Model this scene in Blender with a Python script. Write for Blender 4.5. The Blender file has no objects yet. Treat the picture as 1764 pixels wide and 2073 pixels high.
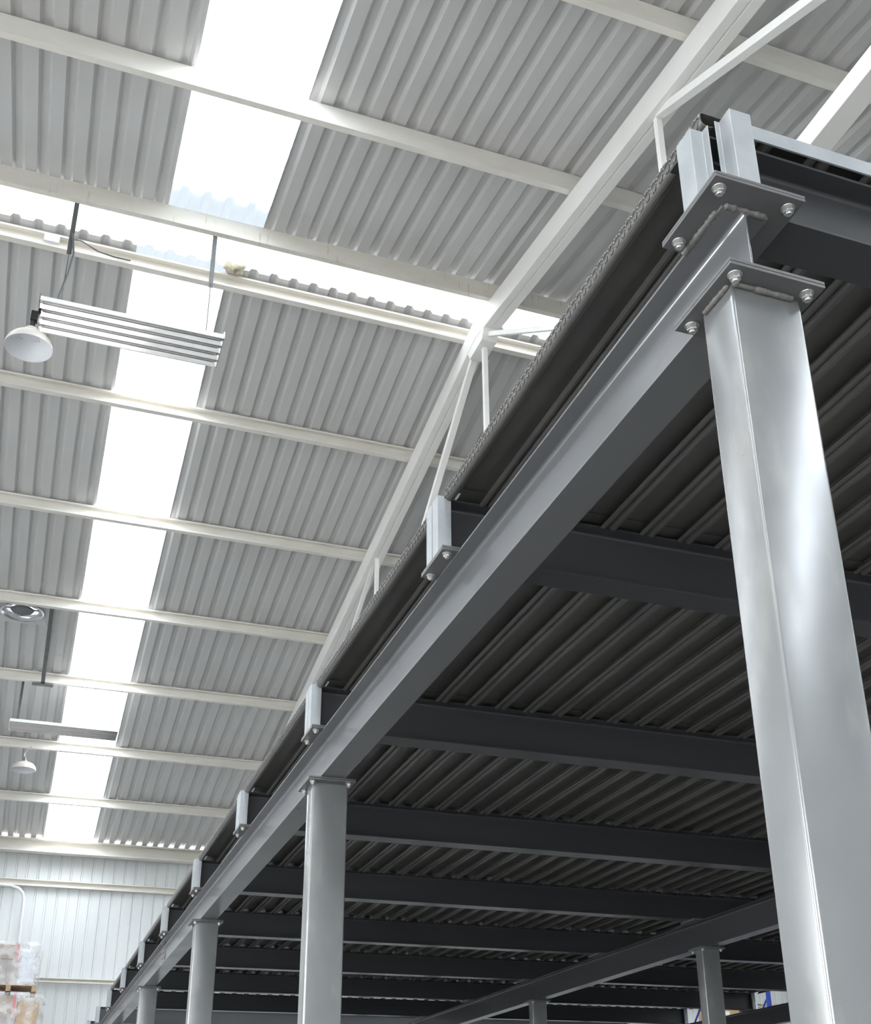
import bpy, bmesh, math, random
from mathutils import Matrix, Vector
random.seed(7)
scn = bpy.context.scene
COL = scn.collection
PI = math.pi

# ------------------------------------------------------------------ helpers
class MB:
    """collects vertices and faces, then links them as one mesh object"""
    def __init__(s): s.v = []; s.f = []
    def add(s, vs, fs):
        o = len(s.v); s.v += [tuple(p) for p in vs]; s.f += [tuple(i + o for i in f) for f in fs]
    def box(s, x0, x1, y0, y1, z0, z1):
        s.add([(x0,y0,z0),(x1,y0,z0),(x1,y1,z0),(x0,y1,z0),(x0,y0,z1),(x1,y0,z1),(x1,y1,z1),(x0,y1,z1)],
              [(0,3,2,1),(4,5,6,7),(0,1,5,4),(1,2,6,5),(2,3,7,6),(3,0,4,7)])
    def prism(s, prof, axis, a, b, cap=True):
        """closed 2-D profile swept along an axis from a to b"""
        n = len(prof)
        def P(p, t):
            u, w = p
            return {'x': (t,u,w), 'y': (u,t,w), 'z': (u,w,t)}[axis]
        vs = [P(p, a) for p in prof] + [P(p, b) for p in prof]
        fs = [(i, (i+1) % n, n + (i+1) % n, n + i) for i in range(n)]
        if cap: fs += [tuple(range(n-1, -1, -1)), tuple(range(n, 2*n))]
        s.add(vs, fs)
    def sheet(s, prof, axis, stations):
        """open profile swept through stations [(t, dz)]"""
        n = len(prof); vs = []; fs = []
        for t, dz in stations:
            for u, w in prof:
                vs.append({'x': (t,u,w+dz), 'y': (u,t,w+dz), 'z': (u,w,t)}[axis])
        for k in range(len(stations)-1):
            for i in range(n-1):
                a = k*n + i; fs.append((a, a+1, a+n+1, a+n))
        s.add(vs, fs)
    def lathe(s, prof, seg=24, c=(0,0,0), close=False):
        n = len(prof); vs = []; fs = []
        for k in range(seg):
            t = 2*PI*k/seg
            for r, z in prof: vs.append((c[0]+r*math.cos(t), c[1]+r*math.sin(t), c[2]+z))
        for k in range(seg):
            k2 = (k+1) % seg
            for i in range(n-1 if not close else n):
                j = (i+1) % n
                fs.append((k*n+i, k2*n+i, k2*n+j, k*n+j))
        s.add(vs, fs)
    def cyl(s, p, q, r, seg=12, r2=None):
        p = Vector(p); q = Vector(q); d = (q-p).normalized()
        u = d.orthogonal().normalized(); w = d.cross(u); r2 = r if r2 is None else r2
        vs = []
        for c, rr in ((p, r), (q, r2)):
            for k in range(seg):
                t = 2*PI*k/seg; vs.append(c + rr*(math.cos(t)*u + math.sin(t)*w))
        fs = [(k, (k+1) % seg, seg+(k+1) % seg, seg+k) for k in range(seg)]
        fs += [tuple(range(seg-1, -1, -1)), tuple(range(seg, 2*seg))]
        s.add(vs, fs)
    def tube(s, pts, r, seg=10):
        pts = [Vector(p) for p in pts]; n = len(pts); vs = []; fs = []
        prev = None
        for i, p in enumerate(pts):
            d = (pts[min(i+1, n-1)] - pts[max(i-1, 0)]).normalized()
            u = d.orthogonal().normalized() if prev is None else (prev - d*prev.dot(d)).normalized()
            prev = u; w = d.cross(u)
            for k in range(seg):
                t = 2*PI*k/seg; vs.append(p + r*(math.cos(t)*u + math.sin(t)*w))
        for i in range(n-1):
            for k in range(seg):
                a = i*seg+k; b = i*seg+(k+1) % seg; fs.append((a, b, b+seg, a+seg))
        fs += [tuple(range(seg-1, -1, -1)), tuple(range((n-1)*seg, n*seg))]
        s.add(vs, fs)
    def build(s, name, mat, parent=None, smooth=False, bevel=0, solid=0, loc=None):
        me = bpy.data.meshes.new(name)
        me.from_pydata(s.v, [], s.f)
        bm = bmesh.new(); bm.from_mesh(me)
        if not solid: bmesh.ops.recalc_face_normals(bm, faces=bm.faces)
        bm.to_mesh(me); bm.free()
        if smooth:
            for p in me.polygons: p.use_smooth = True
        o = bpy.data.objects.new(name, me); COL.objects.link(o)
        me.materials.append(mat)
        if solid:
            m = o.modifiers.new('thickness', 'SOLIDIFY'); m.thickness = solid; m.offset = 0
        if bevel:
            m = o.modifiers.new('edges', 'BEVEL'); m.width = bevel; m.segments = 2
            m.limit_method = 'ANGLE'; m.angle_limit = math.radians(50)
            m.harden_normals = False
        if parent: o.parent = parent
        if loc: o.location = loc
        return o

def tag(o, label, cat, group=None, kind='thing'):
    o['label'] = label; o['category'] = cat; o['kind'] = kind
    if group: o['group'] = group
    return o
def thing(name, label, cat, loc=(0,0,0), group=None):
    o = bpy.data.objects.new(name, None); COL.objects.link(o); o.location = loc
    o.empty_display_size = .1
    return tag(o, label, cat, group)
def struct(o, label, cat): return tag(o, label, cat, None, 'structure')
def dup(root, loc, label, group=None):
    def cp(o, par):
        c = o.copy(); COL.objects.link(c)
        if par: c.parent = par
        for ch in o.children: cp(ch, c)
        return c
    r = cp(root, None); r.location = loc; r['label'] = label
    if group: r['group'] = group
    return r

# ------------------------------------------------------------------ materials
def new_mat(name):
    m = bpy.data.materials.new(name); m.use_nodes = True
    nt = m.node_tree; b = nt.nodes['Principled BSDF']
    return m, nt, b
def N(nt, t, **kw):
    n = nt.nodes.new(t)
    for k, v in kw.items(): setattr(n, k, v)
    return n
def plain(name, c, rough=.5, metal=0., spec=.5):
    m, nt, b = new_mat(name)
    b.inputs['Base Color'].default_value = (*c, 1); b.inputs['Roughness'].default_value = rough
    b.inputs['Metallic'].default_value = metal; b.inputs['Specular IOR Level'].default_value = spec
    return m
def ramp(nt, fac, c0, c1, p0=0., p1=1.):
    r = N(nt, 'ShaderNodeValToRGB'); r.color_ramp.interpolation = 'EASE'; e = r.color_ramp.elements
    e[0].position = p0; e[1].position = p1; e[0].color = (*c0, 1); e[1].color = (*c1, 1)
    nt.links.new(fac, r.inputs[0]); return r.outputs[0]
def noise(nt, scale, detail=4, stretch=None, rough=.55):
    tc = N(nt, 'ShaderNodeTexCoord'); n = N(nt, 'ShaderNodeTexNoise')
    n.inputs['Scale'].default_value = scale; n.inputs['Detail'].default_value = detail; n.inputs['Roughness'].default_value = rough
    if stretch:
        mp = N(nt, 'ShaderNodeMapping'); mp.inputs['Scale'].default_value = stretch
        nt.links.new(tc.outputs['Object'], mp.inputs[0]); nt.links.new(mp.outputs[0], n.inputs['Vector'])
    else: nt.links.new(tc.outputs['Object'], n.inputs['Vector'])
    return n.outputs['Fac']
def mottled(name, c0, c1, scale, r0, r1, metal=0., stretch=None, bump=0., bscale=60, spec=.5, det=5):
    m, nt, b = new_mat(name)
    f = noise(nt, scale, det, stretch)
    nt.links.new(ramp(nt, f, c0, c1, .22, .80), b.inputs['Base Color'])
    f2 = noise(nt, scale*1.3, det, stretch)
    mr = N(nt, 'ShaderNodeMapRange'); mr.interpolation_type = 'SMOOTHERSTEP'; mr.inputs['From Min'].default_value = .18; mr.inputs['From Max'].default_value = .82
    mr.inputs['To Min'].default_value = r0; mr.inputs['To Max'].default_value = r1
    nt.links.new(f2, mr.inputs['Value']); nt.links.new(mr.outputs[0], b.inputs['Roughness'])
    b.inputs['Metallic'].default_value = metal; b.inputs['Specular IOR Level'].default_value = spec
    if bump:
        bp = N(nt, 'ShaderNodeBump'); bp.inputs['Strength'].default_value = bump; bp.inputs['Distance'].default_value = .002
        nt.links.new(noise(nt, bscale, 3), bp.inputs['Height']); nt.links.new(bp.outputs[0], b.inputs['Normal'])
    return m

GREY = mottled('grey_gloss_paint', (.180,.183,.190), (.192,.194,.200), 1.6, .21, .26, metal=.4, det=1)
POST = mottled('grey_post_paint', (.225,.229,.233), (.258,.262,.262), 4, .18, .28, metal=.5, stretch=(1,1,.5), det=2)
GREY_SHADED = plain('grey_paint_shaded', (.046,.047,.050), .27)  # same grey paint, with the shade under the deck put into its colour
CAPS = mottled('galvanised_channel', (.30,.32,.335), (.37,.385,.39), 9, .3, .45, metal=.25)
PLATE = mottled('plate_steel', (.095,.095,.096), (.118,.116,.114), 6, .30, .42, bump=.04)
WELD = mottled('weld_metal', (.105,.098,.094), (.165,.158,.152), 40, .4, .6, bump=.5, bscale=150)
ZINC = plain('zinc_bolt', (.50,.50,.49), .28, .75)
CREAM = mottled('cream_paint', (.74,.705,.64), (.82,.79,.735), 2.2, .42, .6, stretch=(1,3,3))
def overlay(m, fac_scale, stretch, lo, hi, col, amt):
    nt = m.node_tree; b = nt.nodes['Principled BSDF']; src = b.inputs['Base Color'].links[0].from_socket
    r = ramp(nt, noise(nt, fac_scale, 5, stretch), (0,0,0), (amt,amt,amt), lo, hi)
    mx = N(nt, 'ShaderNodeMix', data_type='RGBA'); nt.links.new(r, mx.inputs[0]); nt.links.new(src, mx.inputs[6]); mx.inputs[7].default_value = (*col, 1)
    nt.links.new(mx.outputs[2], b.inputs['Base Color'])
STAINED = mottled('cream_paint_stained', (.70,.66,.585), (.78,.745,.68), 2.2, .42, .6, stretch=(1,3,3))
overlay(STAINED, 5, (4,1,.5), .60, .72, (.50,.40,.28), .55)
overlay(GREY, 5, (1,.5,1), .62, .80, (.135,.115,.095), .5)
overlay(GREY, 70, None, .70, .76, (.34,.33,.32), .5)
overlay(POST, 5, (1,1,.45), .52, .66, (.335,.325,.315), .55)
WHITEP = mottled('white_truss_paint', (.83,.805,.765), (.88,.862,.835), 1.5, .4, .55)
ROOF = mottled('roof_sheet', (.555,.548,.540), (.585,.578,.572), .8, .36, .44, det=1)
WALLM = mottled('wall_sheet', (.67,.69,.69), (.73,.745,.74), 1.2, .4, .55, stretch=(2,1,.3))
FLOORM = mottled('concrete_floor', (.22,.215,.205), (.29,.285,.275), .5, .35, .6)
DARKB = plain('black_fitting', (.02,.02,.02), .4)
STRAP = mottled('grey_strap', (.09,.095,.095), (.13,.135,.135), 8, .4, .5)
MIRROR = mottled('polished_reflector', (.62,.58,.57), (.80,.78,.77), 3, .05, .14, metal=1.0, stretch=(.6,6,1))
SHADE_IN = plain('shade_white', (.80,.81,.84), .45)
SHADE_OUT = plain('shade_cream_outside', (.66,.60,.55), .3)
TUBE = plain('tube_glass_white', (.85,.84,.84), .25)
PIPE = plain('white_conduit', (.78,.79,.79), .4)
CHROME = plain('bright_zinc_sheet', (.55,.56,.58), .22, .9)
FOAM = mottled('tan_foam', (.42,.37,.28), (.60,.54,.42), 30, .8, .9, bump=.6, bscale=60)
WOOD = mottled('pallet_wood', (.36,.25,.16), (.50,.37,.25), 10, .7, .85, stretch=(1,6,6))
CARD = mottled('cardboard', (.46,.31,.17), (.54,.37,.22), 6, .8, .9)
BLUE = plain('blue_rack_paint', (.02,.06,.36), .4)
ORANGE = plain('orange_rack_paint', (.65,.17,.03), .45)
PAPER = plain('white_paper_label', (.85,.85,.84), .6)
REDT = plain('red_tape', (.62,.06,.07), .4)
BROWN = mottled('brown_goods', (.28,.20,.14), (.40,.32,.26), 14, .6, .8, stretch=(6,6,1))
GOODS = mottled('grey_goods', (.24,.20,.19), (.55,.50,.48), 9, .5, .7, stretch=(9,9,.6))
ALU = plain('box_white_plastic', (.72,.76,.82), .4)

def film_mat():
    m, nt, b = new_mat('stretch_film')
    b.inputs['Base Color'].default_value = (.88,.86,.86,1); b.inputs['Roughness'].default_value = .14
    tr = N(nt, 'ShaderNodeBsdfTransparent'); mx = N(nt, 'ShaderNodeMixShader')
    f = noise(nt, 5, 5); mr = N(nt, 'ShaderNodeMapRange')
    mr.inputs['From Min'].default_value = .38; mr.inputs['From Max'].default_value = .62
    mr.inputs['To Min'].default_value = .10; mr.inputs['To Max'].default_value = .50
    nt.links.new(f, mr.inputs['Value']); nt.links.new(mr.outputs[0], mx.inputs[0])
    nt.links.new(tr.outputs[0], mx.inputs[1]); nt.links.new(b.outputs[0], mx.inputs[2])
    nt.links.new(mx.outputs[0], nt.nodes['Material Output'].inputs[0])
    bp = N(nt, 'ShaderNodeBump'); bp.inputs['Strength'].default_value = .9; bp.inputs['Distance'].default_value = .03
    nt.links.new(noise(nt, 7, 4), bp.inputs['Height']); nt.links.new(bp.outputs[0], b.inputs['Normal'])
    return m
FILM = film_mat()

def skylight_mat(name='translucent_roof_sheet', k=1.0):
    m, nt, b = new_mat(name)
    nt.nodes.remove(b)
    tr = N(nt, 'ShaderNodeBsdfTransparent'); tr.inputs[0].default_value = (.92*k,.96*k,1*k,1)
    tl = N(nt, 'ShaderNodeBsdfTranslucent'); tl.inputs[0].default_value = (.86*k,.9*k,.94*k,1)
    df = N(nt, 'ShaderNodeBsdfDiffuse'); df.inputs[0].default_value = (.8,.82,.84,1)
    m1 = N(nt, 'ShaderNodeMixShader'); m1.inputs[0].default_value = .35
    m2 = N(nt, 'ShaderNodeMixShader'); m2.inputs[0].default_value = .2
    nt.links.new(tr.outputs[0], m1.inputs[1]); nt.links.new(tl.outputs[0], m1.inputs[2])
    nt.links.new(m1.outputs[0], m2.inputs[1]); nt.links.new(df.outputs[0], m2.inputs[2])
    nt.links.new(m2.outputs[0], nt.nodes['Material Output'].inputs[0])
    return m
SKY = skylight_mat()
RIDGE = skylight_mat('ridge_cap_sheet', .28)
HAZE = skylight_mat('weathered_translucent_sheet', .30)

def deck_mat():
    """dark painted tread plate: diagonal lugs as bump, rust streaks along the planks"""
    m, nt, b = new_mat('tread_plate')
    L = nt.links.new
    tc = N(nt, 'ShaderNodeTexCoord'); sp = N(nt, 'ShaderNodeSeparateXYZ'); L(tc.outputs['Object'], sp.inputs[0])
    def M(op, a, c=None):
        n = N(nt, 'ShaderNodeMath', operation=op)
        for i, v in enumerate((a, c)):
            if v is None: continue
            if isinstance(v, (int, float)): n.inputs[i].default_value = v
            else: L(v, n.inputs[i])
        return n.outputs[0]
    s = M('ADD', sp.outputs['X'], sp.outputs['Z'])
    U = M('MULTIPLY', M('ADD', sp.outputs['Y'], s), 36.0); V = M('MULTIPLY', M('SUBTRACT', sp.outputs['Y'], s), 36.0)
    fu, fv = M('FLOOR', U), M('FLOOR', V)
    par = M('MODULO', M('ABSOLUTE', M('ADD', fu, fv)), 2.0)
    au = M('ABSOLUTE', M('SUBTRACT', M('SUBTRACT', U, fu), .5)); av = M('ABSOLUTE', M('SUBTRACT', M('SUBTRACT', V, fv), .5))
    def bar(a, c): return M('MULTIPLY', M('LESS_THAN', a, .42), M('LESS_THAN', c, .13))
    b1 = M('MULTIPLY', bar(au, av), M('SUBTRACT', 1.0, par)); b2 = M('MULTIPLY', bar(av, au), par)
    h = M('ADD', b1, b2)
    bp = N(nt, 'ShaderNodeBump'); bp.inputs['Strength'].default_value = 1.0; bp.inputs['Distance'].default_value = .005
    L(h, bp.inputs['Height']); L(bp.outputs[0], b.inputs['Normal'])
    base = ramp(nt, noise(nt, 3, 4), (.086,.084,.081), (.112,.106,.097), .2, .8)
    rust = ramp(nt, noise(nt, 4.5, 6, (7, .9, 3)), (0,0,0), (1,1,1), .66, .78)
    mx = N(nt, 'ShaderNodeMix', data_type='RGBA'); L(rust, mx.inputs[0]); L(base, mx.inputs[6])
    mx.inputs[7].default_value = (.085,.048,.028,1)
    L(mx.outputs[2], b.inputs['Base Color']); b.inputs['Roughness'].default_value = .30
    return m
DECK = deck_mat()

# ------------------------------------------------------------------ the hall
ZF = -3.75
XL, XR, YB, YW = -12.0, 25.0, -11.0, 28.0
YP, ZP, SP_, S1 = 9.06, 7.978, 2.41, .1809
YF, ZFR, S2 = 10.0, 8.002, .1743
def near_z(y): return ZP - S1*(YP-y)
def far_z(y): return ZFR - S2*(y-YF)
PIT = .2612; X0 = -1.0317; SW = 1.137; SHIFT = -.277; PH = .152
HB = .20; HBN = .255
def rib_profile(xa, xb, ph):
    """ribbed sheet from xa to xb: flat pans, raised trapezoid ribs centred on ph + k*PIT"""
    shape = [(-.066, 0), (-.034, .05), (.034, .05), (.066, 0)]
    pts = []
    k = math.floor((xa-ph)/PIT)-1
    while ph + k*PIT < xb + .2:
        c = ph + k*PIT; pts += [(c+u, w) for u, w in shape]; k += 1
    out = []
    def at(x):
        for (u0, w0), (u1, w1) in zip(pts, pts[1:]):
            if u0 <= x <= u1: return w0 + (w1-w0)*(x-u0)/(u1-u0)
        return 0
    out.append((xa, at(xa))); out += [p for p in pts if xa+1e-4 < p[0] < xb-1e-4]; out.append((xb, at(xb)))
    return out
def ribbed_rows(mb, xa, xb, rows, zf):
    near = zf is near_z; hb = HBN if near else HB; ph = X0 + PH + (0 if near else SHIFT)
    for (ya, yb, dz) in rows:
        mb.sheet(rib_profile(xa, xb, ph), 'y', [(ya, zf(ya)+hb+dz), (yb, zf(yb)+hb+dz)])

# near slope: rows of sheet from the eave up to the ridge, translucent strip every 30 pitches
near_rows = [(YB-.3, -2.6, 0), (-2.75, 3.35, .007), (3.2, 9.10, .014)]
YE = 27.63
far_rows = [(9.825, 17.68, .014)]
far_rows2 = [(18.28, 19.5, .014), (19.35, YE, .007)]
STEP = 7.7
strips = [X0-STEP, X0, X0+STEP, X0+2*STEP]
win = 0
def window(mb, label, mat=None):
    global win
    win += 1
    o = mb.build('window_%d' % win, mat or SKY)
    return struct(o, label, 'skylight')
def spans(off):
    out = []; x = XL
    for q in strips: out.append((x, q+off)); x = q+off+SW
    out.append((x, XR)); return out
mb = MB()
for a, b in spans(0): ribbed_rows(mb, a, b, near_rows, near_z)
struct(mb.build('ceiling', ROOF), 'grey ribbed metal roof slope rising towards the ridge gap', 'roof')
nl = ['translucent roof strip near the side wall doors', 'white translucent roof strip above the upper end of the ridge gap',
      'translucent roof strip above the mezzanine', 'translucent roof strip at the far side of the hall']
hz = ['hazy translucent sheet near the side doors, end', 'hazy bluish translucent sheet next to the ridge gap, end',
      'hazy translucent sheet above the mezzanine, end', 'hazy translucent sheet at the far hall side, end']
fl = ['translucent strip in the far slope near the side doors', 'long white translucent roof strip running down to the end wall',
      'translucent strip in the far slope above the mezzanine', 'translucent strip in the far slope at the other side']
# far slope: strip sits a little to the side; a square opening for the roof ventilator
mb = MB()
VX0 = X0 + SHIFT - 1.21; VX1 = VX0 + .56
for a, b in spans(SHIFT):
    ribbed_rows(mb, a, b, far_rows+far_rows2, far_z)
    row = [(17.68, 18.28, .014)]
    if a <= VX0 < b:
        ribbed_rows(mb, a, VX0, row, far_z); ribbed_rows(mb, VX1, b, row, far_z)
    else: ribbed_rows(mb, a, b, row, far_z)
struct(mb.build('ceiling.001', ROOF), 'grey ribbed metal roof slope falling from the ridge gap to the end wall', 'roof')
for q, n1, h1, f1_ in zip(strips, nl, hz, fl):
    m = MB(); ribbed_rows(m, q, q+SW, near_rows[:2]+[(3.2, 7.7, .014)], near_z); window(m, n1)
    m = MB(); ribbed_rows(m, q, q+SW, [(7.7, 9.10, .014)], near_z); window(m, h1 + ' of the rising slope', HAZE)
    xa = q+SHIFT
    m = MB(); ribbed_rows(m, xa, xa+SW, [(11.9, 19.5, .012), (19.35, YE, .005)], far_z); window(m, f1_)
    m = MB(); ribbed_rows(m, xa, xa+SW, [(9.825, 11.9, .012)], far_z); window(m, h1 + ' of the falling slope', HAZE)
# translucent ridge cap over the gap
m = MB()
pr = [(8.62, near_z(8.62)+HBN+.07), (9.2, 8.40), (9.47, 8.42), (9.75, 8.38), (10.15, far_z(10.15)+HB+.07)]
m.sheet(pr, 'x', [(XL, 0), (XR, 0)])
window(m, 'bright translucent ridge cap over the open gap between the two roof slopes', RIDGE)

# floor and walls
m = MB(); m.box(-40, 60, -40, 60, ZF-.2, ZF)
struct(m.build('floor', FLOORM), 'grey concrete warehouse floor', 'floor')
def wall_rib(mb, a, b, z0, z1, axis, pos, flip=1, pit=.255):
    n = int(round((b-a)/pit)); pit = (b-a)/n; pr = []
    for k in range(n):
        u = a+k*pit
        pr += [(u, 0), (u+pit-.07, 0), (u+pit-.055, .028*flip), (u+pit-.025, .028*flip), (u+pit-.01, 0)]
    pr.append((b, 0))
    vs = []
    for z in (z0, z1):
        for u, w in pr: vs.append((u, pos+w, z) if axis == 'x' else (pos+w, u, z))
    L = len(pr); mb.add(vs, [(i, i+1, L+i+1, L+i) for i in range(L-1)])
m = MB(); wall_rib(m, XL, XR, ZF, 5.10, 'x', YW)
struct(m.build('wall_far', WALLM), 'white ribbed metal end wall under the falling roof slope', 'wall')
def side_wall(pos, flip, openings):  # gaps in the unseen side wall are added to let daylight in
    mb = MB()
    ys = [YB] + [v for d in openings for v in d] + [YW]
    for i in range(0, len(ys), 2): wall_rib(mb, ys[i], ys[i+1], ZF, 1.4, 'y', pos, flip)
    n = 60
    prof = [(YB + (YW-YB)*i/n) for i in range(n+1)]
    vs = [(pos, y, 1.4) for y in prof] + [(pos, y, (near_z(y)+HBN if y < 9.5 else far_z(y)+HB)-.02) for y in prof]
    mb.add(vs, [(i, i+1, n+2+i, n+1+i) for i in range(n)])
    return mb
struct(side_wall(XL, -1, [(-6, 0), (5, 11)]).build('wall_left', WALLM), 'white metal side wall with tall added daylight doors', 'wall')
struct(side_wall(XR, 1, []).build('wall_right', WALLM), 'white metal side wall beyond the mezzanine', 'wall')
m = MB()
wall_rib(m, XL, -7, ZF, near_z(YB)+HB-.02, 'x', YB, -1); wall_rib(m, -7, -1, 1.0, near_z(YB)+HB-.02, 'x', YB, -1)  # gap between the panels added to let daylight in from behind the camera
wall_rib(m, -1, XR, ZF, near_z(YB)+HB-.02, 'x', YB, -1)
struct(m.build('wall_back', WALLM), 'white metal wall with an added daylight opening at the near end of the hall', 'wall')

# ------------------------------------------------------------------ purlins
def c_prof(yweb, yflange, z0, h, t=.006, lip=.028):
    s = 1 if yflange > yweb else -1
    a, b = yweb, yflange
    return [(a, z0), (b, z0), (b, z0+lip), (b-s*t, z0+lip), (b-s*t, z0+t), (a+s*t, z0+t), (a+s*t, z0+h-t), (b-s*t, z0+h-t), (b-s*t, z0+h-lip), (b, z0+h-lip), (b, z0+h), (a, z0+h)]
PG = 'cream roof purlins'
def purlin(label, yl, z0, near):
    mb = MB()
    pr = c_prof(yl-.075, yl, z0, HBN-.0145) if near else c_prof(yl, yl-.092, z0, HB)
    mb.prism([(y-yl, z-z0) for y, z in pr], 'x', XL-0, XR)
    o = mb.build('roof_purlin', STAINED if abs(yl-9.06) < .01 else CREAM, bevel=.0015, loc=(0, yl, z0))
    return tag(o, label, 'beam', PG)
NEAR_P = [(9.06, 'cream roof purlin at the upper edge of the rising slope, carrying the lamp straps'),
          (6.665, 'cream roof purlin crossing the wide white skylight of the rising slope'),
          (4.235, 'cream purlin crossing behind the top of the sloping truss brace, first from the picture top'),
          (1.83, 'cream roof purlin on the rising slope beyond the top of the picture')]
for y, lb in NEAR_P: purlin(lb, y, near_z(y), True)
FAR_P = [(10.0, 'cream roof purlin just below the ridge gap, with a small white junction box'),
         (12.4207, 'cream purlin below the long reflector lamp, second down the falling slope from the ridge'),
         (14.9567, 'cream purlin third down the falling slope from the ridge gap'),
         (17.5356, 'cream purlin directly above the round ventilator on the falling slope'),
         (20.0415, 'cream purlin carrying the foot of the grey strap brace'),
         (22.6906, 'cream purlin with the small far dome lamp hanging under it'),
         (25.1703, 'cream purlin last before the eave beam on the falling slope')]
for y, lb in FAR_P: purlin(lb, y, far_z(y), False)
mb = MB(); mb.box(XL, XR, 27.745, YW+.06, 5.085, 5.10)  # unseen strip added to block light leaking down behind the eave beam
struct(mb.build('trim_1', ROOF), 'flat metal strip added to block light behind the eave beam', 'trim')
mb = MB(); mb.prism(c_prof(.26, 0, 0, .325, .008, .04), 'x', XL, XR)
tag(mb.build('eave_beam', CREAM, bevel=.002, loc=(0, 27.48, 4.81)), 'cream eave beam along the top of the white end wall', 'beam')
for z, h, lb in ((4.06, .16, 'cream wall rail just under the eave beam on the white end wall'), (1.845, .11, 'cream wall rail low on the end wall beside the wrapped pallets')):
    mb = MB(); mb.prism(c_prof(.1, 0, 0, h, .006, .025), 'x', XL, XR)
    tag(mb.build('wall_rail', CREAM, bevel=.002, loc=(0, 27.84, z)), lb, 'beam', 'rails on the end wall')

# ------------------------------------------------------------------ truss
TX0, TX1 = 3.045, 3.262
truss = thing('roof_truss', 'white painted steel roof truss bent at the ridge above the mezzanine', 'truss', (3.15, 9.5, 7.7))
tl = Vector((3.15, 9.5, 7.7))
CH = .325
yk = 9.53; zk = min(near_z(yk), far_z(yk))
def chord(xa, xb, za, zb):
    mb = MB()
    ys = [YB+.05, yk, 27.478]
    top = [(ys[0], near_z(ys[0])-za), (yk, zk-za), (ys[2], far_z(ys[2])-za)]
    bot = [(ys[0], near_z(ys[0])-zb), (yk, zk-zb), (ys[2], far_z(ys[2])-zb)]
    mb.prism([(y-tl.y, z-tl.z) for y, z in top + bot[::-1]], 'x', xa-tl.x, xb-tl.x)
    return mb
mb = MB()
for xa, xb in ((TX0, (TX0+TX1)/2-.004), ((TX0+TX1)/2+.004, TX1)):
    c = chord(xa, xb, .017, CH); mb.add(c.v, c.f)
c = chord((TX0+TX1)/2-.03, (TX0+TX1)/2+.03, .025, CH-.012); mb.add(c.v, c.f)
mb.build('top_chord', WHITEP, truss, bevel=.008)
mb = MB(); mb.box(-.09, .09, YB+.3-tl.y, 27.2-tl.y, 4.50-tl.z, 4.68-tl.z)
mb.build('bottom_chord', WHITEP, truss, bevel=.006)
for ya, yb, zt in ((YB+.06, YB+.26, near_z(YB)-.1), (27.2, 27.4, far_z(27.3)-.1)):
    mb = MB(); mb.box(-.1, .1, ya-tl.y, yb-tl.y, ZF-tl.z, zt-tl.z); mb.build('end_post', WHITEP, truss, bevel=.005)
def web(y0, z0, y1, z1, w=.055):
    mb = MB(); p = Vector((0, y0, z0))-Vector((0, tl.y, tl.z)); q = Vector((0, y1, z1))-Vector((0, tl.y, tl.z))
    d = (q-p).normalized(); n = Vector((0, -d.z, d.y)); x = Vector((1, 0, 0))
    vs = [c + s*w*.5*x + t*w*.5*n for c in (p, q) for s, t in ((-1,-1),(1,-1),(1,1),(-1,1))]
    mb.add(vs, [(0,3,2,1),(4,5,6,7),(0,1,5,4),(1,2,6,5),(2,3,7,6),(3,0,4,7)])
    mb.build('web_member', WHITEP, truss, bevel=.003)
def cz(y): return (near_z(y) if y < yk else far_z(y)) - CH + .03
zb_ = 4.60
web(4.93, cz(4.93), 4.93, zb_, .062); web(4.88, cz(4.88), .4, zb_, .085)
web(9.45, cz(9.45), 9.45, zb_, .062); web(9.72, cz(9.72)-.02, 14.2, zb_, .085); web(9.38, cz(9.38)-.02, 5.0, zb_, .062)
web(14.36, cz(14.36), 14.36, zb_, .062); web(14.5, cz(14.5), 19.0, zb_, .062)
web(19.1, cz(19.1), 19.1, zb_, .062); web(19.25, cz(19.25), 23.6, zb_, .062); web(.35, cz(.35), .35, zb_, .062)
mb = MB(); mb.prism([(-.22, -.16), (.22, -.16), (.30, -.02), (0, .02), (-.30, -.02)], 'x', -.104, .104)
mb.build('ridge_gusset', WHITEP, truss, bevel=.003)

# ------------------------------------------------------------------ mezzanine
def i_prof(b, h, tf, tw, r=.012):
    """closed I-section, (u, z) with z from 0 to h"""
    out = []
    def arc(cx, cz, a0, a1):
        for k in range(6):
            t = math.radians(a0 + (a1-a0)*k/5); out.append((cx + r*math.cos(t), cz + r*math.sin(t)))
    out += [(-b/2, 0), (b/2, 0), (b/2, tf)]
    arc(tw/2+r, tf+r, 270, 180); arc(tw/2+r, h-tf-r, 180, 90)
    out += [(b/2, h-tf), (b/2, h), (-b/2, h), (-b/2, h-tf)]
    arc(-tw/2-r, h-tf-r, 90, 0); arc(-tw/2-r, tf+r, 0, -90)
    out += [(-b/2, tf)]
    return out
def bolt(parent, x, y, z, r=.0165, up=False):
    mb = MB(); s = 1 if up else -1
    mb.cyl((0,0,0), (0,0,s*.003), r*1.25, 16); mb.cyl((0,0,s*.003), (0,0,s*.017), r, 6); mb.cyl((0,0,s*.017), (0,0,s*.025), r*.6, 10)
    return mb.build('bolt', ZINC, parent, bevel=.0012, loc=(x, y, z))
def plate(name, parent, x0, x1, y0, y1, z0, z1, mat=PLATE):
    mb = MB(); mb.box(x0, x1, y0, y1, z0, z1); return mb.build(name, mat, parent, bevel=.0012)
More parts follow.
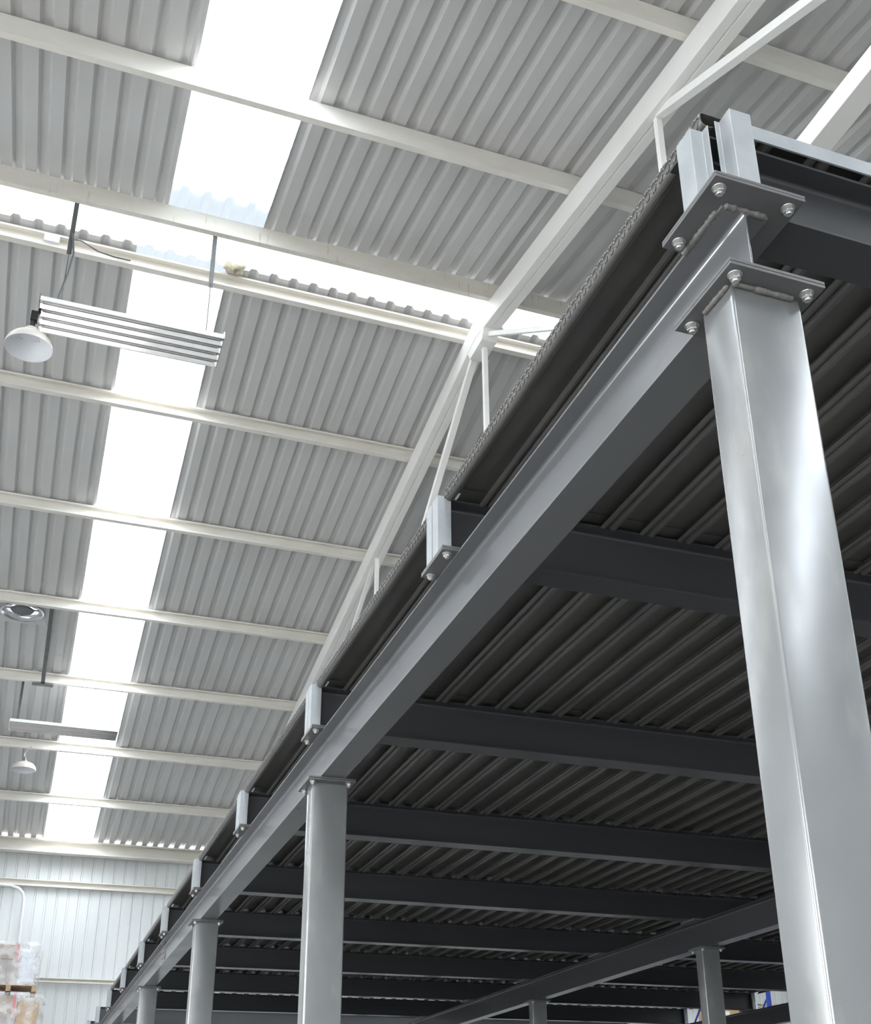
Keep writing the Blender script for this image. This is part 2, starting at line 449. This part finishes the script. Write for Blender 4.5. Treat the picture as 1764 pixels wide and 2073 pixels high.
def bead(parent, p, q, r=.009, name='weld_bead'):
    p = Vector(p); q = Vector(q); n = int((q-p).length/.006)+2; mb = MB()
    pts = [p.lerp(q, i/(n-1)) for i in range(n)]
    seg = 8; vs = []; fs = []
    d = (q-p).normalized(); u = Vector((0,0,1)); w = d.cross(u)
    for i, c in enumerate(pts):
        rr = r*(.8+.4*random.random())*(0.35 if i in (0, n-1) else 1)
        for k in range(seg):
            t = 2*PI*k/seg; vs.append(c + rr*(math.cos(t)*u + 1.15*math.sin(t)*w))
    for i in range(n-1):
        for k in range(seg):
            a = i*seg+k; b = i*seg+(k+1) % seg; fs.append((a, b, b+seg, a+seg))
    fs += [tuple(range(seg)), tuple(range((n-1)*seg, n*seg))[::-1]]
    mb.add(vs, fs); return mb.build(name, WELD, parent, smooth=True)
COLY = 4.7598
BX = [0.0, 5.6, 11.05]
JY = [.197] + [2.454 + 2.445*i for i in range(10)]
PZ = .3285                    # underside of the plate pair on top of the main beams
JZ = .3485                    # underside of the joists
JH = .290
FZ = ZF
# --- posts
ordn = ['first','second','third','fourth','fifth','sixth']
def make_post(loc, label, group):
    t = thing('mezzanine_post', label, 'post', loc, group)
    H = -FZ
    x0, x1, y0, y1 = .0440, .2690, .0705, .2183
    prof = []; r = .010
    for (cx, cy, a) in ((x1-r, y0+r, -90), (x1-r, y1-r, 0), (x0+r, y1-r, 90), (x0+r, y0+r, 180)):
        for k in range(6): 
            th = math.radians(a + 90*k/5); prof.append((cx + r*math.cos(th), cy + r*math.sin(th)))
    mb = MB(); mb.prism(prof, 'z', -H, .0)
    sh = mb.build('shaft', POST, t)
    for p in sh.data.polygons: p.use_smooth = len(p.vertices) == 4
    mod = sh.modifiers.new('split', 'EDGE_SPLIT'); mod.split_angle = math.radians(35)
    cp = plate('cap_plate', t, 0, .30, 0, .2952, 0, .0095)
    for x in (.036, .264):
        for y in (.036, .259): bolt(cp, x, y, 0)
    plate('base_plate', t, -.03, .33, -.03, .325, -H, -H+.016)
    return t
p0 = make_post((0, 0, 0), 'grey square steel post standing tall at the bolted corner of the mezzanine', 'mezzanine posts')
bead(p0, (.046,.066,-.004), (.12,.064,-.004), .008); bead(p0, (.11,.064,-.004), (.24,.064,-.004), .0095)
bead(p0, (.040,.075,-.003), (.039,.20,-.003), .0085)
pl = ['second grey post along the mezzanine edge, counted from the bolted corner', 'third grey post along the mezzanine edge from the bolted corner',
      'fourth grey post along the mezzanine edge, short visible stump at the picture bottom', 'fifth post of the mezzanine edge row', 'sixth post of the mezzanine edge row']
p1 = make_post((0, COLY, 0), pl[0], 'mezzanine posts')
for k in range(2, 6): dup(p1, (0, COLY*k, 0), pl[k-1])
il = {2: 'dark grey post under the inner main beam, seen beside the tall corner post', 3: 'small dark post under the inner main beam, further back in the shade'}
for b in (1, 2):
    for k in range(6):
        lb = il.get(k) if b == 1 else None
        dup(p1, (BX[b], COLY*k, 0), lb or '%s post of the %s row under the mezzanine' % (ordn[k], ['inner', 'far'][b-1]))
# --- main beams, each in two lengths bolted together
BH = .3055; BZ = .022
SPL = 12.95
beam_prof = i_prof(.154, BH, .0095, .0065, .016)
def make_beam(loc, label, ya, yb, joists, posts, mat, bolts, extra=False):
    t = thing('main_beam', label, 'beam', loc, 'mezzanine main beams')
    mb = MB(); mb.prism([(u+.1543, z+BZ) for u, z in beam_prof], 'y', ya, yb)
    o = mb.build('beam_profile', mat, t, bevel=.0012)
    for j in joists:
        y = JY[j] - .155 + (.125 if j == 0 else 0)*0
        if j == 0: y = .017
        pp = plate('joint_plate', t, .004, .300, y, y+.300, PZ-.0010, PZ+.0085)
        if bolts:
            for x in (.038, .266):
                for yy in (y+.038, y+.262): bolt(pp, x, yy, PZ-.0010)
    for k in posts:
        plate('seat_plate', t, 0, .30, COLY*k, COLY*k+.2952, .0115, .0215)
    return t
jA = [j for j in range(11) if JY[j] < SPL]; jB = [j for j in range(11) if JY[j] >= SPL]
def two(bx, la, lb, mat, bolts):
    a = make_beam((bx, 0, 0), la, .105, SPL-.002, jA, [0,1,2], mat, bolts)
    b = make_beam((bx, 0, 0), lb, SPL+.002, 24.9, jB, [3,4,5], mat, bolts)
    return a, b
ba, bb = two(BX[0], 'grey steel main beam on the edge posts, near length ending at the bolted corner', 'grey main beam on the edge posts, far length beyond the bolted splice', GREY, True)
# splice: flat plates on web and flange with bolts
sp = plate('splice_plate', bb, .1543-.014, .1543-.0035, SPL-.13, SPL+.13, .075, .285, GREY)
for yy in (-.085, -.03, .03, .085):
    for z in (.11, .18, .25):
        bmb = MB(); bmb.cyl((0,0,0), (-.014,0,0), .014, 6); bmb.build('bolt', ZINC, sp, loc=(.1543-.0145, SPL+yy, z))
two(BX[1], 'inner dark main beam crossing low under the deck behind the corner post', 'far length of the inner main beam under the deck', GREY_SHADED, False)
two(BX[2], 'dark main beam of the far row, its top edge seen below the cardboard boxes', 'far length of the main beam of the far row', GREY_SHADED, False)
bead(ba, (.078, .32, PZ-.003), (.078, .13, PZ-.003), .010); bead(ba, (.085, .107, PZ-.003), (.228, .107, PZ-.003), .010)
# --- joists
XJ0, XJ1 = .052, 11.27
jprof = i_prof(.159, JH, .0095, .0065, .013)
def open_sheet(name, parent, prof, z0, z1, mat, t=.0032):
    mb = MB(); n = len(prof)
    mb.add([(x, y, z0) for x, y in prof] + [(x, y, z1) for x, y in prof], [(i, i+1, n+i+1, n+i) for i in range(n-1)])
    return mb.build(name, mat, parent, solid=t, bevel=.0014)
def make_joist(loc, label, h=JH, back=True):
    t = thing('floor_joist', label, 'joist', loc, 'mezzanine joists')
    pf = jprof if h == JH else i_prof(.159, h, .0095, .0065, .013)
    mb = MB(); mb.prism(pf, 'x', XJ0-.02, XJ1); mb.build('joist_profile', GREY_SHADED, t, bevel=.0012)
    c = .010; zt = h + (.008 if h == JH else .004)
    open_sheet('end_channel', t, [(c, -.004), (c, -.0795), (c+.062, -.0815), (c+.062, -.050)] if back else [(c, -.004), (c, -.0795), (c+.042, -.0805), (c+.044, -.108)], 0, zt, CAPS)
    if back: open_sheet('end_channel', t, [(c, .004), (c, .0795), (c+.062, .0815), (c+.062, .050)], 0, zt, CAPS)
    e = XJ1+.01
    open_sheet('end_channel', t, [(e, -.004), (e, -.0795), (e-.062, -.0815), (e-.062, -.050)], 0, zt, CAPS)
    open_sheet('end_channel', t, [(e, .004), (e, .0795), (e-.062, .0815), (e-.062, .050)], 0, zt, CAPS)
    for bx in BX: plate('base_plate', t, bx+.004, bx+.300, -.155 if h == JH else -.18, .145 if h == JH else .12, -.0102, -.0002)
    return t
JL = ['dark steel joist at the bolted corner, front edge of the mezzanine deck',
      'dark steel joist second from the bolted corner, its end channel above the wide plate',
      'dark steel joist third from the bolted corner, just before the second post',
      'dark steel joist fourth from the bolted corner, first one behind the second post',
      'dark steel joist fifth from the bolted corner', 'dark steel joist sixth from the bolted corner, above the inner post',
      'dark steel joist seventh from the bolted corner', 'dark steel joist eighth from the bolted corner, near cardboard boxes',
      'dark steel joist ninth from the bolted corner, at the end of the deck', 'bare steel joist past the deck end, tenth from the bolted corner',
      'bare steel joist past the deck end, eleventh and last from the bolted corner']
j0 = make_joist((0, JY[0], JZ), JL[0], h=.259, back=False)
# front channel of the corner: z-folded post in front of the joist end
open_sheet('corner_channel', j0, [(.087, -.098), (.104, -.098), (.104, -.153), (.174, -.153), (.174, -.104), (.150, -.104)], 0, .302, CAPS)
mb = MB(); mb.box(.178, XJ1, -.102, -.095, .274, .3285)
mb.build('edge_strip', CAPS, j0, bevel=.001)
j1 = make_joist((0, JY[1], JZ), JL[1])
for i in range(2, 11): dup(j1, (0, JY[i], JZ), JL[i])
# --- deck: folded tread-plate planks, one panel per bay
DP = .2096; DX = .043; NPL = 54
def plank_profile(x):
    w = DP - .003; t = .676; b = .625; r = .010
    R = .024
    pts = [(x+.040, b+.004)]
    for k in range(6):
        a = math.radians(270 - 90*k/5); pts.append((x+R + R*math.cos(a), b+R + R*math.sin(a)))
    for k in range(4):
        a = math.radians(180 - 90*k/3); pts.append((x+r + r*math.cos(a), t-r + r*math.sin(a)))
    half = pts
    other = [(2*(x+w/2)-u, z) for u, z in half[::-1]]
    return half + other
DLB = ['dark tread plate deck bay between the corner joist and the second joist', 'dark tread plate deck bay between the second and third joists',
       'dark tread plate deck bay between the third and fourth joists', 'dark tread plate deck bay between the fourth and fifth joists',
       'dark tread plate deck bay between the fifth and sixth joists', 'dark tread plate deck bay between the sixth and seventh joists',
       'dark tread plate deck bay between the seventh and eighth joists', 'dark tread plate deck bay between the eighth and ninth joists, last of the deck']
for i in range(8):
    ya = JY[i]+.0835 if i else JY[0]-.093; yb = JY[i+1]-.0835
    mb = MB()
    for k in range(NPL): mb.sheet(plank_profile(DX+k*DP), 'y', [(0, 0), (yb-ya, 0)])
    lo = DX + .075; hi = DX + NPL*DP
    if i: mb.add([(lo,-.082,.669),(hi,-.082,.669),(hi,.05,.669),(lo,.05,.669)], [(0,1,2,3)])
    mb.add([(lo,yb-ya-.05,.669),(hi,yb-ya-.05,.669),(hi,yb-ya+.082,.669),(lo,yb-ya+.082,.669)], [(0,1,2,3)])
    if i < 4:                                   # raised lugs of the tread plate along the folded outer edge
        def lug(y, z, x, nx, nz, sgn):
            n = Vector((nx, 0, nz)).normalized(); t2 = Vector((-n.z, 0, n.x)); a = Vector((0, 1, 0))
            d = (a + sgn*t2*.75).normalized(); e = n.cross(d); c = Vector((x, y, z))
            vs = [c + p*d*.0105 + q*e*.0024 for p, q in ((-1,-.4),(-.7,-1),(.7,-1),(1,-.4),(1,.4),(.7,1),(-.7,1),(-1,.4))]
            tp = [v*.75 + c*.25 + n*.0028 for v in vs]
            mb.add(vs + tp, [tuple(range(8, 16))] + [(k, (k+1) % 8, 8+(k+1) % 8, 8+k) for k in range(8)])
        nl_ = int((yb-ya)/.021)
        for k in range(nl_):
            y = (k+.5)*(yb-ya)/nl_
            lug(y, .661, DX-.0015, -1, 0, 1 if k % 2 else -1)
            lug(y+.0105, .640, DX+.0015, -1, -.45, -1 if k % 2 else 1)
            lug(y+.0105, .6745, DX+.0035, -.7, .7, 1 if k % 2 else -1)
    o = mb.build('deck_panel', DECK, solid=.003, loc=(0, ya, 0))
    tag(o, DLB[i], 'deck', 'tread plate deck bays')

# ------------------------------------------------------------------ lamps and things under the roof
def reflector(loc, label):
    t = thing('reflector_lamp', label, 'lamp', loc, 'long reflector lamps')
    hx = .98; wy = .27
    mb = MB(); pr = []; n = 4; w = 2*wy/n
    for k in range(n):
        y = -wy + k*w
        pr += [(y, 0), (y+.030, .052), (y+w*.5-.012, .066), (y+w*.5+.012, .066), (y+w-.030, .052)]
    pr.append((wy, 0))
    mb.sheet(pr, 'x', [(-hx, 0), (hx, 0)]); mb.build('reflector', MIRROR, t, solid=.002)
    mb = MB(); mb.box(-hx, hx, -wy-.012, -wy, -.004, .05); mb.box(-hx, hx, wy, wy+.012, -.004, .05); mb.build('side_rail', PIPE, t)
    for s in (-1, 1):
        mb = MB(); mb.box(s*hx-.004, s*hx+.004, -wy-.012, wy+.012, -.004, .085); mb.build('end_plate', MIRROR, t)
    mb = MB(); mb.box(-hx+.1, hx-.1, -.06, .06, .07, .12); mb.build('ballast_tray', PIPE, t)
    for k in range(n):
        mb = MB(); y = -wy + (k+.5)*w; mb.cyl((-hx+.03, y, .03), (hx-.03, y, .03), .010, 10); mb.build('tube', TUBE, t, smooth=True)
    return t
FX = (-1.255, 9.06, 6.30)
f1 = reflector(FX, 'long silver reflector lamp with mirror troughs hanging on straps below the ridge gap')
def strap(x, y, ztop, zmid, zbot, label):
    t = thing('lamp_strap', label, 'hanger', (x, y, zmid), 'straps of the reflector lamp')
    mb = MB(); mb.box(-.026, .026, -.003, .003, 0, ztop-zmid); mb.box(-.026, .026, -.003, .03, ztop-zmid-.004, ztop-zmid); mb.build('flat_bar', STRAP, t)
    mb = MB(); mb.cyl((0,0,.04), (.0,0,zbot-zmid), .0055, 8); mb.cyl((0,0,.03), (0,0,.06), .013, 8); mb.build('hanger_wire', STRAP, t)
    return t
strap(-2.035, 9.06, near_z(9.06)+.02, 7.22, 6.415, 'grey flat bar strap with a wire at the end beside the dome lamp')
strap(-.45, 9.06, near_z(9.06)+.02, 7.2, 6.415, 'grey flat bar strap with a wire at the plain end of the reflector lamp')
mb = MB(); mb.tube([(-2.02,9.03,7.5),(-1.985,9.02,7.2),(-2.01,9.01,6.9),(-2.065,9.03,6.6),(-2.065,9.03,6.425)], .012, 8)
tag(mb.build('lamp_cable', STRAP, smooth=True), 'grey cable hanging along the strap to the reflector lamp', 'cable')
mb = MB(); mb.tube([(-2.03,9.07,7.45),(-1.95,9.4,7.75),(-1.75,9.75,7.95),(-1.55,9.88,8.03),(-1.36,9.89,8.04)], .010, 8)
tag(mb.build('supply_cable', STRAP, smooth=True), 'thin grey cable sagging from the strap to the purlin below the ridge gap', 'cable')
mb = MB(); mb.box(-.09, .09, -.035, 0, 0, .11)
tag(mb.build('junction_box', ALU, bevel=.006, loc=(-2.29, 9.905, 8.045)), 'small white junction box on the purlin below the ridge gap', 'box')
mb = MB()
bm_pts = []
for i in range(9):
    for k in range(14):
        t = PI*i/8; f = 2*PI*k/14; r = .075*(1+.28*math.sin(3*f+i)+.2*random.random())
        mb.v.append((1.5*r*math.sin(t)*math.cos(f), r*math.sin(t)*math.sin(f), r*math.cos(t)))
for i in range(8):
    for k in range(14):
        a = i*14+k; b = i*14+(k+1) % 14; mb.f.append((a, b, b+14, a+14))
tag(mb.build('foam_lump', FOAM, smooth=True, loc=(-.10, 9.80, 8.225)), 'tan lump of foam stuck to the cut edge of the falling roof slope', 'foam')
def dome(loc, label, cord_to):
    """loc is the centre of the rim"""
    t = thing('dome_lamp', label, 'lamp', loc, 'round dome lamps')
    R = .245
    out = [(R, 0), (R*.985, .03), (R*.92, .075), (R*.78, .118), (R*.58, .146), (R*.34, .160), (.06, .165)]
    inn = [(.05, .150), (R*.56, .134), (R*.75, .108), (R*.89, .068), (R*.96, .022), (R*.978, 0)]
    mb = MB(); mb.lathe(out, 40); mb.build('shade', SHADE_OUT, t, smooth=True)
    mb = MB(); mb.lathe([(.001, .150)] + inn, 40); sh = mb.build('shade_lining', SHADE_IN, t, smooth=True)
    mb = MB(); mb.lathe([(R*.978, 0), (R*.985, -.006), (R*1.0, -.006), (R*1.004, 0)], 40, close=True); mb.build('rim', SHADE_IN, t, smooth=True)
    mb = MB(); mb.lathe([(.001, .143), (R*.5, .141), (R*.52, .148)], 32); mb.build('light_panel', SHADE_IN, t, smooth=True)
    for k in range(3):
        a = 2*PI*k/3+.5; b2 = MB(); b2.cyl((R*.44*math.cos(a), R*.44*math.sin(a), .1385), (R*.44*math.cos(a), R*.44*math.sin(a), .143), .006, 8); b2.build('screw', DARKB, t)
    mb = MB(); mb.lathe([(.001, .27), (.025, .268), (.034, .235), (.045, .205), (.06, .172), (.06, .160), (.001, .160)] if cord_to else [(.001, .25), (.06, .248), (.085, .215), (.088, .160), (.001, .160)], 20); mb.build('neck', ZINC if cord_to else SHADE_OUT, t, smooth=True)
    return t
d1 = dome((-2.275, 8.95, 5.775), 'round dome lamp with white lining at the end of the long reflector lamp', False)
mb = MB(); mb.cyl((0, 0, .26), (.0, .03, .43), .028, 10); mb.box(-.03, .04, -.02, .05, .36, .48); mb.cyl((.02,.02,.46), (.04,.06,.55), .02, 8); mb.build('bracket', DARKB, d1)
d2 = dome((-1.92, 22.6, 5.31), 'small dome lamp hanging under the far purlin beyond the second reflector lamp', True)
mb = MB(); mb.tube([(0,0,.26),(-.03,0,.33),(.0,0,.40),(.06,-.03,.46),(.10,-.05,far_z(22.69)-5.31+.01)], .012, 8)
mb.build('hook', ZINC, d2, smooth=True)
f2 = reflector((-1.27, 20.35, 5.46), 'far silver reflector lamp seen almost edge-on, above the small dome lamp')
f2loc = f2.location
mb = MB(); mb.box(-.026, .026, -.003, .003, 0, .55); fz = far_z(20.0)
t = thing('lamp_strap', 'dark strap holding the far reflector lamp below the purlin', 'hanger', (-2.12, 20.35, 5.55), 'straps of the far reflector lamp')
mb = MB(); mb.box(-.022, .022, -.003, .003, -.01, 1.01); mb.build('flat_bar', STRAP, t)
t = thing('lamp_strap', 'thin strap at the skylight end of the far reflector lamp', 'hanger', (-.45, 20.35, 5.55), 'straps of the far reflector lamp')
mb = MB(); mb.box(-.008, .008, -.003, .003, -.01, 1.01); mb.build('flat_bar', STRAP, t)
# strap brace along the slope between two purlins
t = thing('strap_brace', 'grey strap brace running down the slope beside the round ventilator, with a foot plate', 'brace', (-1.765, 18.9, 6.6))
mb = MB(); pr = [(17.55-18.9, far_z(17.55)+.02-6.6), (20.0-18.9, far_z(20.0)-.046-6.6)]
a, b = pr
mb.add([(x, y, z+dz) for (y, z) in (a, b) for x, dz in ((-.035,0),(.035,0),(.035,.012),(-.035,.012))],
       [(0,3,2,1),(4,5,6,7),(0,1,5,4),(1,2,6,5),(2,3,7,6),(3,0,4,7)])
mb.build('flat_bar', STRAP, t)
mb = MB(); mb.box(-.19, .19, 1.03, 1.15, far_z(20.0)-.060-6.6, far_z(20.0)-.048-6.6); mb.build('foot_plate', STRAP, t)
# ventilator
vx, vy = VX0 + .265, 17.98; vz = far_z(vy)+HB
t = thing('roof_ventilator', 'round turbine ventilator in the roof beside the purlin, bright slots at its rim', 'ventilator', (vx, vy, vz))
mb = MB(); seg = 40; R = .27
vs = []; fs = []
for k in range(seg):
    a = 2*PI*k/seg; c, s = math.cos(a), math.sin(a); q = .42/max(abs(c), abs(s))
    vs += [(R*c, R*s, -S2*R*s-.012), (q*c, q*s, -S2*q*s-.012)]
for k in range(seg):
    k2 = (k+1) % seg; fs.append((2*k, 2*k+1, 2*k2+1, 2*k2))
mb.add(vs, fs); mb.build('base_flashing', ROOF, t)
mb = MB(); mb.lathe([(.36, -.085), (.375, -.07), (.36, -.055), (.335, -.06), (.30, .02), (.29, .14), (.28, .14), (.29, .02), (.325, -.07), (.345, -.085)], 40, close=True); mb.build('throat_ring', CHROME, t, smooth=True)
mb = MB()
for k in range(14):
    a = 2*PI*k/14; a2 = a+.26
    mb.add([(.30*math.cos(a), .30*math.sin(a), .14), (.33*math.cos(a2), .33*math.sin(a2), .14), (.33*math.cos(a2), .33*math.sin(a2), .42), (.30*math.cos(a), .30*math.sin(a), .42)], [(0,1,2,3)])
mb.build('turbine_blades', CHROME, t, solid=.002)
mb = MB(); mb.lathe([(.001, .47), (.2, .46), (.34, .42), (.34, .40), (.001, .43)], 32); mb.build('turbine_cap', CHROME, t, smooth=True)
mb = MB(); mb.cyl((0,0,-.04), (0,0,.43), .02, 10); mb.box(-.29, .29, -.018, .018, -.01, .01); mb.box(-.018, .018, -.29, .29, -.01, .01); mb.lathe([(.001,-.045),(.18,-.04),(.20,-.02),(.18,-.0),(.001,.0)], 24); mb.build('hub', STRAP, t)
# conduit on the end wall
mb = MB(); mb.tube([(XL+1,27.78,4.03),(-2.2,27.78,4.03),(-1.9,27.78,4.02),(-1.72,27.78,3.97),(-1.60,27.78,3.86),(-1.56,27.78,3.70),(-1.55,27.785,3.4),(-1.53,27.785,2.7),(-1.53,27.785,ZF+.01)], .036, 12)
tag(mb.build('conduit_pipe', PIPE, smooth=True), 'white conduit pipe bending down the end wall below the rail', 'pipe')

# ------------------------------------------------------------------ wrapped pallets by the end wall
def pallet_load(loc, w, dpt, h, label, seed):
    rnd = random.Random(seed)
    t = thing('wrapped_pallet', label, 'pallet', loc, 'wrapped pallets by the end wall')
    mb = MB()
    for k in range(5): mb.box(-w/2, w/2, -dpt/2 + k*(dpt-.1)/4, -dpt/2 + k*(dpt-.1)/4 + .1, .115, .14)
    for k in range(3):
        x = -w/2 + k*(w-.1)/2; mb.box(x, x+.1, -dpt/2, dpt/2, .022, .115)
        mb.box(x, x+.1, -dpt/2, dpt/2, 0, .022)
    mb.build('pallet', WOOD, t, bevel=.004)
    hw, hd = w/2-.05, dpt/2-.05
    mb = MB(); mb.box(-hw, hw*.25, -hd, hd, .142, h*.66); mb.build('grey_goods', GOODS, t, bevel=.02)
    mb = MB(); mb.box(-hw, hw*.2, -hd, hd, h*.66+.003, h-.02); mb.build('carton', BROWN, t, bevel=.02)
    mb = MB(); mb.box(hw*.25+.01, hw*.97, -hd, hd, .142, h*.9); mb.build('pale_sacks', ALU if seed == 1 else CARD, t, bevel=.06)
    mb = MB(); mb.box(hw*.2-.045, hw*.2+.012, -hd-.012, -hd-.004, h*.62, h-.01); mb.build('tape', REDT, t)
    # crumpled film: a lumpy bag around the goods
    n = 28; m_ = 12; vs = []; fs = []
    for i in range(m_+1):
        z = .10 + (h-.08)*i/m_
        for k in range(n):
            a = 2*PI*k/n; c, s = math.cos(a), math.sin(a)
            q = 1/((abs(c)**8 + abs(s)**8)**.125)
            sc = 1.03 + .035*rnd.random() + .03*math.sin(3*a+i)
            if i == m_: sc *= .93
            vs.append((q*c*(w/2)*sc, q*s*(dpt/2)*sc, z + .025*rnd.random()))
    for i in range(m_):
        for k in range(n):
            a = i*n+k; b = i*n+(k+1) % n; fs.append((a, b, b+n, a+n))
    vs.append((0, 0, h+.06)); top = len(vs)-1
    for k in range(n): fs.append((m_*n+k, m_*n+(k+1) % n, top))
    mb = MB(); mb.add(vs, fs); mb.build('stretch_film', FILM, t, smooth=True)
    return t
PX = -1.62; PY_ = 25.5
pallet_load((PX, PY_, 1.26), 1.12, 1.0, .98, 'upper wrapped pallet with brown carton, grey goods and white sacks by the end wall', 1)
pallet_load((PX+.05, PY_, .08), 1.36, 1.05, 1.12, 'lower wrapped pallet with tan carton and red tape, under the other one', 2)
# storage rack carrying the wrapped pallets
def rack(loc, label, w, dpt, hz, levels, braces=True):
    t = thing('pallet_rack', label, 'rack', loc, 'pallet racks')
    for x in (0, w):
        for y in (0, dpt):
            mb = MB(); mb.box(x-.045, x+.045, y-.035, y+.035, 0, hz); mb.build('upright', BLUE, t, bevel=.004)
        for k in range(int(hz/1.0)):
            mb = MB(); s = 1 if k % 2 else -1
            mb.cyl((x, dpt/2 - s*dpt/2, .3+k*.95), (x, dpt/2 + s*dpt/2, .3+(k+1)*.95), .022, 8); mb.build('brace', BLUE, t)
    for z in levels:
        for y in (0, dpt):
            mb = MB(); mb.box(.045, w-.045, y-.025, y+.025, z-.11, z); mb.build('shelf_beam', ORANGE, t, bevel=.004)
        mb = MB(); mb.box(.02, w-.02, -.02, dpt+.02, z+.001, z+.02); mb.build('shelf_board', WOOD, t)
    return t
rack((-2.9, 25.0, ZF), 'blue pallet rack by the end wall under the wrapped pallets', 2.4, 1.0, 3.75, [1.9, 3.81])
rack((13.2, 21.8, ZF), 'blue pallet rack beyond the far mezzanine row', 1.64, 1.0, 5.4, [2.2, 4.05])
mb = MB(); mb.box(-.39, .39, -.35, .35, 0, .78)
t = thing('cardboard_box', 'tan cardboard box with a white label on the rack, seen under the deck', 'box', (13.79, 22.2, ZF+4.072))
mb.build('carton', CARD, t, bevel=.006)
mb = MB(); mb.box(-.15, .00, -.356, -.3505, .50, .60); mb.build('paper_label', PAPER, t)
mb = MB(); mb.box(-.24, .24, -.3, .3, 0, .92)
tag(mb.build('white_sack', ALU, bevel=.15, loc=(14.49, 22.3, ZF+4.072)), 'pale wrapped sack on the rack beside the blue upright', 'sack')

# ------------------------------------------------------------------ light
w = bpy.data.worlds.new('overcast_sky'); scn.world = w; w.use_nodes = True
bg = w.node_tree.nodes['Background']; bg.inputs[0].default_value = (.95, .98, 1.0, 1); bg.inputs[1].default_value = 14.0
def portal(loc, rot, sx, sy):
    l = bpy.data.lights.new('light_portal', 'AREA'); l.shape = 'RECTANGLE'; l.size = sx; l.size_y = sy; l.cycles.is_portal = True
    o = bpy.data.objects.new('light_portal', l); COL.objects.link(o); o.location = loc; o.rotation_euler = rot
a1 = math.atan(S1); a2 = math.atan(S2)
for s in strips:
    xc = s+SW/2
    ym = (YB+9.1)/2; portal((xc, ym, near_z(ym)+HB+.1), (a1, 0, 0), SW, 20.2)
    ym = (9.9+28.3)/2; portal((xc+SHIFT, ym, far_z(ym)+HB+.1), (-a2, 0, 0), SW, 18.6)
portal((6.5, 9.47, 8.30), (0, 0, 0), 37, .75)
for y in (-3, 8): portal((XL-.1, y, (ZF+1.4)/2), (0, -PI/2, 0), 5.15, 6)
for x in (-4,): portal((x, YB-.1, (ZF+1)/2), (PI/2, 0, 0), 6, 4.75)

# ------------------------------------------------------------------ camera
cam = bpy.data.cameras.new('camera'); co = bpy.data.objects.new('camera', cam); COL.objects.link(co)
Rm = ((0.9381248687, 0.3197144182, -0.1330579630), (-0.3460649961, 0.8514635455, -0.3940163063), (-0.0126786890, 0.4156831985, 0.9094210957))
Mx = Matrix(((Rm[0][0], Rm[0][2], -Rm[0][1], -1.525327), (Rm[1][0], Rm[1][2], -Rm[1][1], -2.000329), (Rm[2][0], Rm[2][2], -Rm[2][1], -2.160594), (0,0,0,1)))
co.matrix_world = Mx
cam.sensor_fit = 'HORIZONTAL'; cam.sensor_width = 36; cam.lens = 2364.791/1764*36
cam.shift_x = (882-934.846)/1764; cam.shift_y = (1277.06-1036.5)/1764
cam.clip_start = .05; cam.clip_end = 300
scn.camera = co
scn.view_settings.view_transform = 'Standard'; scn.view_settings.look = 'None'
scn.view_settings.gamma = 1; scn.view_settings.use_curve_mapping = False
scn.view_settings.exposure = 0.26
scn.cycles.use_denoising = True
scn.cycles.max_bounces = 10; scn.cycles.diffuse_bounces = 6; scn.cycles.glossy_bounces = 4; scn.cycles.transparent_max_bounces = 12
scn.cycles.sample_clamp_indirect = 20
